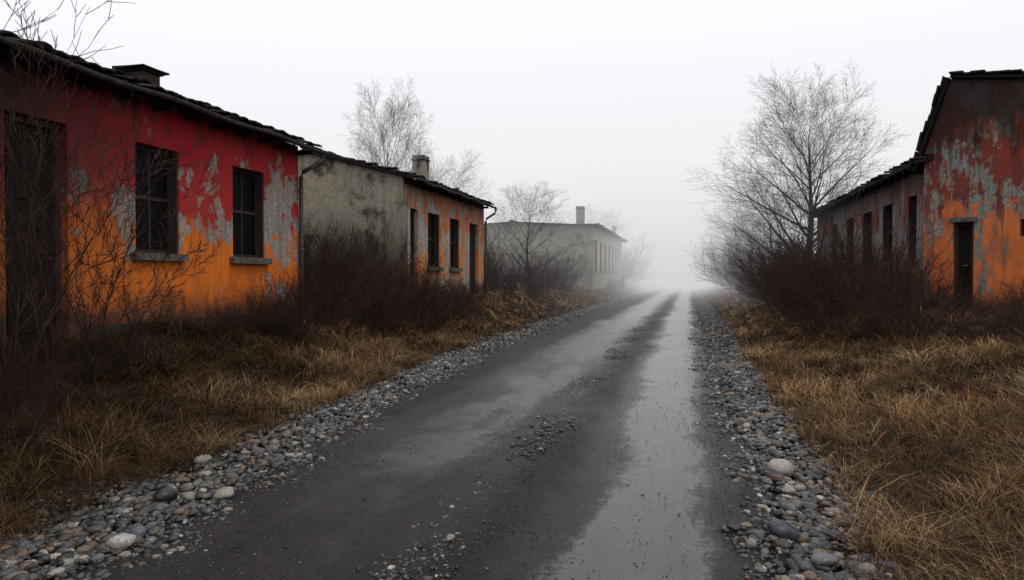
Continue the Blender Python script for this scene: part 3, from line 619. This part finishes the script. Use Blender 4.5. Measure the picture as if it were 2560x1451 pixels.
uA, zA = 0.0, pix4(2302, 385)[1]; uB, zB = pix4(2372, 200); uC, zC = pix4(2560, 200); uD, uE = 5.2, 6.6
da, zt_ = pix4(2382, 556); db, _ = pix4(2433, 556)
wa, wz1 = pix4(2549, 548); wb, wz0 = wa+.7, pix4(2549, 590)[1]
prof = [(uA, zA), (uB, zB), (uC, zC), (uD, zC-.15), (uE, zA)]
topf = lambda u: float(np.interp(u, [p_[0] for p_ in prof], [p_[1] for p_ in prof]))
g = MB(); wall(g, T4, 0, uE, .2, 3.6, [(da, db, .75, zt_), (wa, wb, wz0, wz1)], .3, topf, [p_[0] for p_ in prof[1:-1]]); g.build('gable_wall', M['wall_right'], H4, org)
g = MB(); wall(g, lambda u, n_, z_: T4(u, 6.0-n_, z_), 0, uE, .2, 3.6, (), .3, topf, [p_[0] for p_ in prof[1:-1]]); g.build('back_wall', M['wall_right'], H4, org)
for uu, s_ in ((0, 1), (uE, -1)):
    g = MB(); wall(g, lambda a, n_, z_, uu=uu, s_=s_: T4(uu+s_*n_, a, z_), .3, 5.7, .2, zA-.05); g.build('side_wall', M['wall_annex'], H4, org)
r_ = MB(); pp = [(uA-.16, zA-.16*(zB-zA)/(uB-uA)*.8)]+prof[1:-1]+[(uE+.2, zA-.2)]
for (a, za), (b_, zb) in zip(pp[:-1], pp[1:]):
    Q = [(a, -.1, za), (b_, -.1, zb), (b_, 6.1, zb), (a, 6.1, za)]
    nrm = Vector((-(zb-za), (b_-a))).normalized()*.07
    r_.hexa([T4(u+nrm.x*.1, n_, z_+.012) for u, n_, z_ in Q]+[T4(u+nrm.x, n_, z_+nrm.y+.012) for u, n_, z_ in Q])
roof = r_.build('roof', M['wood'], H4, org)
tl = MB()
for (a, za), (b_, zb) in zip(pp[:-1], pp[1:]):
    L = math.hypot(b_-a, zb-za); n_t = int(L/.2); du, dz = (b_-a)/L, (zb-za)/L
    for k in range(n_t):
        for row in range(14):
            s0 = k*.2+random.uniform(-.04, .04); n0 = -.16+row*.44+random.uniform(-.03, .03); lo = .07+random.uniform(0, .045)
            c_ = [(s0, lo), (s0+.25, lo+.02), (s0+.25, lo+.055), (s0, lo+.03)]
            pt = [(a+du*s-dz*l_, za+dz*s+du*l_) for s, l_ in c_]
            tl.hexa([T4(pt[0][0], n0, pt[0][1]), T4(pt[1][0], n0, pt[1][1]), T4(pt[1][0], n0+.46, pt[1][1]), T4(pt[0][0], n0+.46, pt[0][1]),
                     T4(pt[3][0], n0, pt[3][1]), T4(pt[2][0], n0, pt[2][1]), T4(pt[2][0], n0+.46, pt[2][1]), T4(pt[3][0], n0+.46, pt[3][1])])
tl.build('roof_tiles', M['tile'], roof, org)
door(T4, H4, org, da, db, .75, zt_)
l_ = MB(); l_.box(T4, da-.06, db+.06, -.05, -.003, zt_, zt_+.09, .006); l_.build('lintel', M['sill'], H4, org)
window(T4, H4, org, wa, wb, wz0, wz1, sill=False, bars=False)

# ---------------------------------------------------------------- fog
fm = bpy.data.materials.new('mist'); fm.use_nodes = True; nt = fm.node_tree; nt.nodes.clear()
outn = nt.nodes.new('ShaderNodeOutputMaterial'); ab = nt.nodes.new('ShaderNodeVolumeAbsorption'); em = nt.nodes.new('ShaderNodeEmission'); ad = nt.nodes.new('ShaderNodeAddShader')
ab.inputs['Color'].default_value = (0, 0, 0, 1); em.inputs['Color'].default_value = (.985, .985, 1, 1)
ge = nt.nodes.new('ShaderNodeNewGeometry'); sx = nt.nodes.new('ShaderNodeSeparateXYZ'); nt.links.new(ge.outputs['Position'], sx.inputs[0])
def mr(k, a, b, c_, d_):
    m = nt.nodes.new('ShaderNodeMapRange'); nt.links.new(sx.outputs[k], m.inputs[0])
    for k, v_ in enumerate((a, b, c_, d_)): m.inputs[k+1].default_value = v_
    return m.outputs[0]
def mth(op, a, b):
    m = nt.nodes.new('ShaderNodeMath'); m.operation = op; nt.links.new(a, m.inputs[0]); nt.links.new(b, m.inputs[1]); return m.outputs[0]
dens = mth('ADD', mr(1, 20, 50, 0, .015), mr(1, 48, 95, 0, .045))
dens = mth('MULTIPLY', dens, mr(2, 5, 22, 1, .35))
nt.links.new(dens, ab.inputs['Density']); nt.links.new(mth('MULTIPLY', dens, mr(2, 1, 13, .67, .93)), em.inputs['Strength'])  # mist glows by itself, brighter higher up, in place of scattered light
nt.links.new(ab.outputs[0], ad.inputs[0]); nt.links.new(em.outputs[0], ad.inputs[1]); nt.links.new(ad.outputs[0], outn.inputs['Volume'])
try: fm.cycles.volume_step_rate = .15
except Exception as e: print(e)
fb = MB(); fb.box(lambda u, n_, z_: (u, n_, z_), -310, 310, -45, 460, -1, 24); o = fb.build('fog', fm); o['kind'] = 'structure'

# ---------------------------------------------------------------- world + sun
sv = Vector((.55, -.38, 1.1)).normalized(); el = math.asin(sv.z); az = math.atan2(sv.x, sv.y)
w = bpy.data.worlds.new('World'); scene.world = w; w.use_nodes = True; nt = w.node_tree; bg = nt.nodes['Background']
sky = nt.nodes.new('ShaderNodeTexSky'); sky.sky_type = 'NISHITA'; sky.sun_disc = False; sky.sun_elevation = el; sky.sun_rotation = az
tc = nt.nodes.new('ShaderNodeTexCoord'); sp = nt.nodes.new('ShaderNodeSeparateXYZ'); nt.links.new(tc.outputs['Generated'], sp.inputs[0])
m = nt.nodes.new('ShaderNodeMapRange'); nt.links.new(sp.outputs[2], m.inputs[0]); m.inputs[1].default_value = .1; m.inputs[2].default_value = 1; m.inputs[3].default_value = 9.2; m.inputs[4].default_value = 15
cx = nt.nodes.new('ShaderNodeCombineXYZ')
for k, f_ in enumerate((.965, .98, 1.03)):
    q = nt.nodes.new('ShaderNodeMath'); q.operation = 'MULTIPLY'; q.inputs[1].default_value = f_; nt.links.new(m.outputs[0], q.inputs[0]); nt.links.new(q.outputs[0], cx.inputs[k])
mx = nt.nodes.new('ShaderNodeMix'); mx.data_type = 'RGBA'; mx.inputs[0].default_value = .95; nt.links.new(sky.outputs[0], mx.inputs[6]); nt.links.new(cx.outputs[0], mx.inputs[7])
nt.links.new(mx.outputs[2], bg.inputs[0]); bg.inputs[1].default_value = .1
sl = bpy.data.lights.new('sun', 'SUN'); sl.energy = .9; sl.angle = math.radians(18); sl.color = (1, .95, .88)
so = bpy.data.objects.new('sun', sl); C.objects.link(so); so.rotation_euler = (-sv).to_track_quat('-Z', 'Y').to_euler()
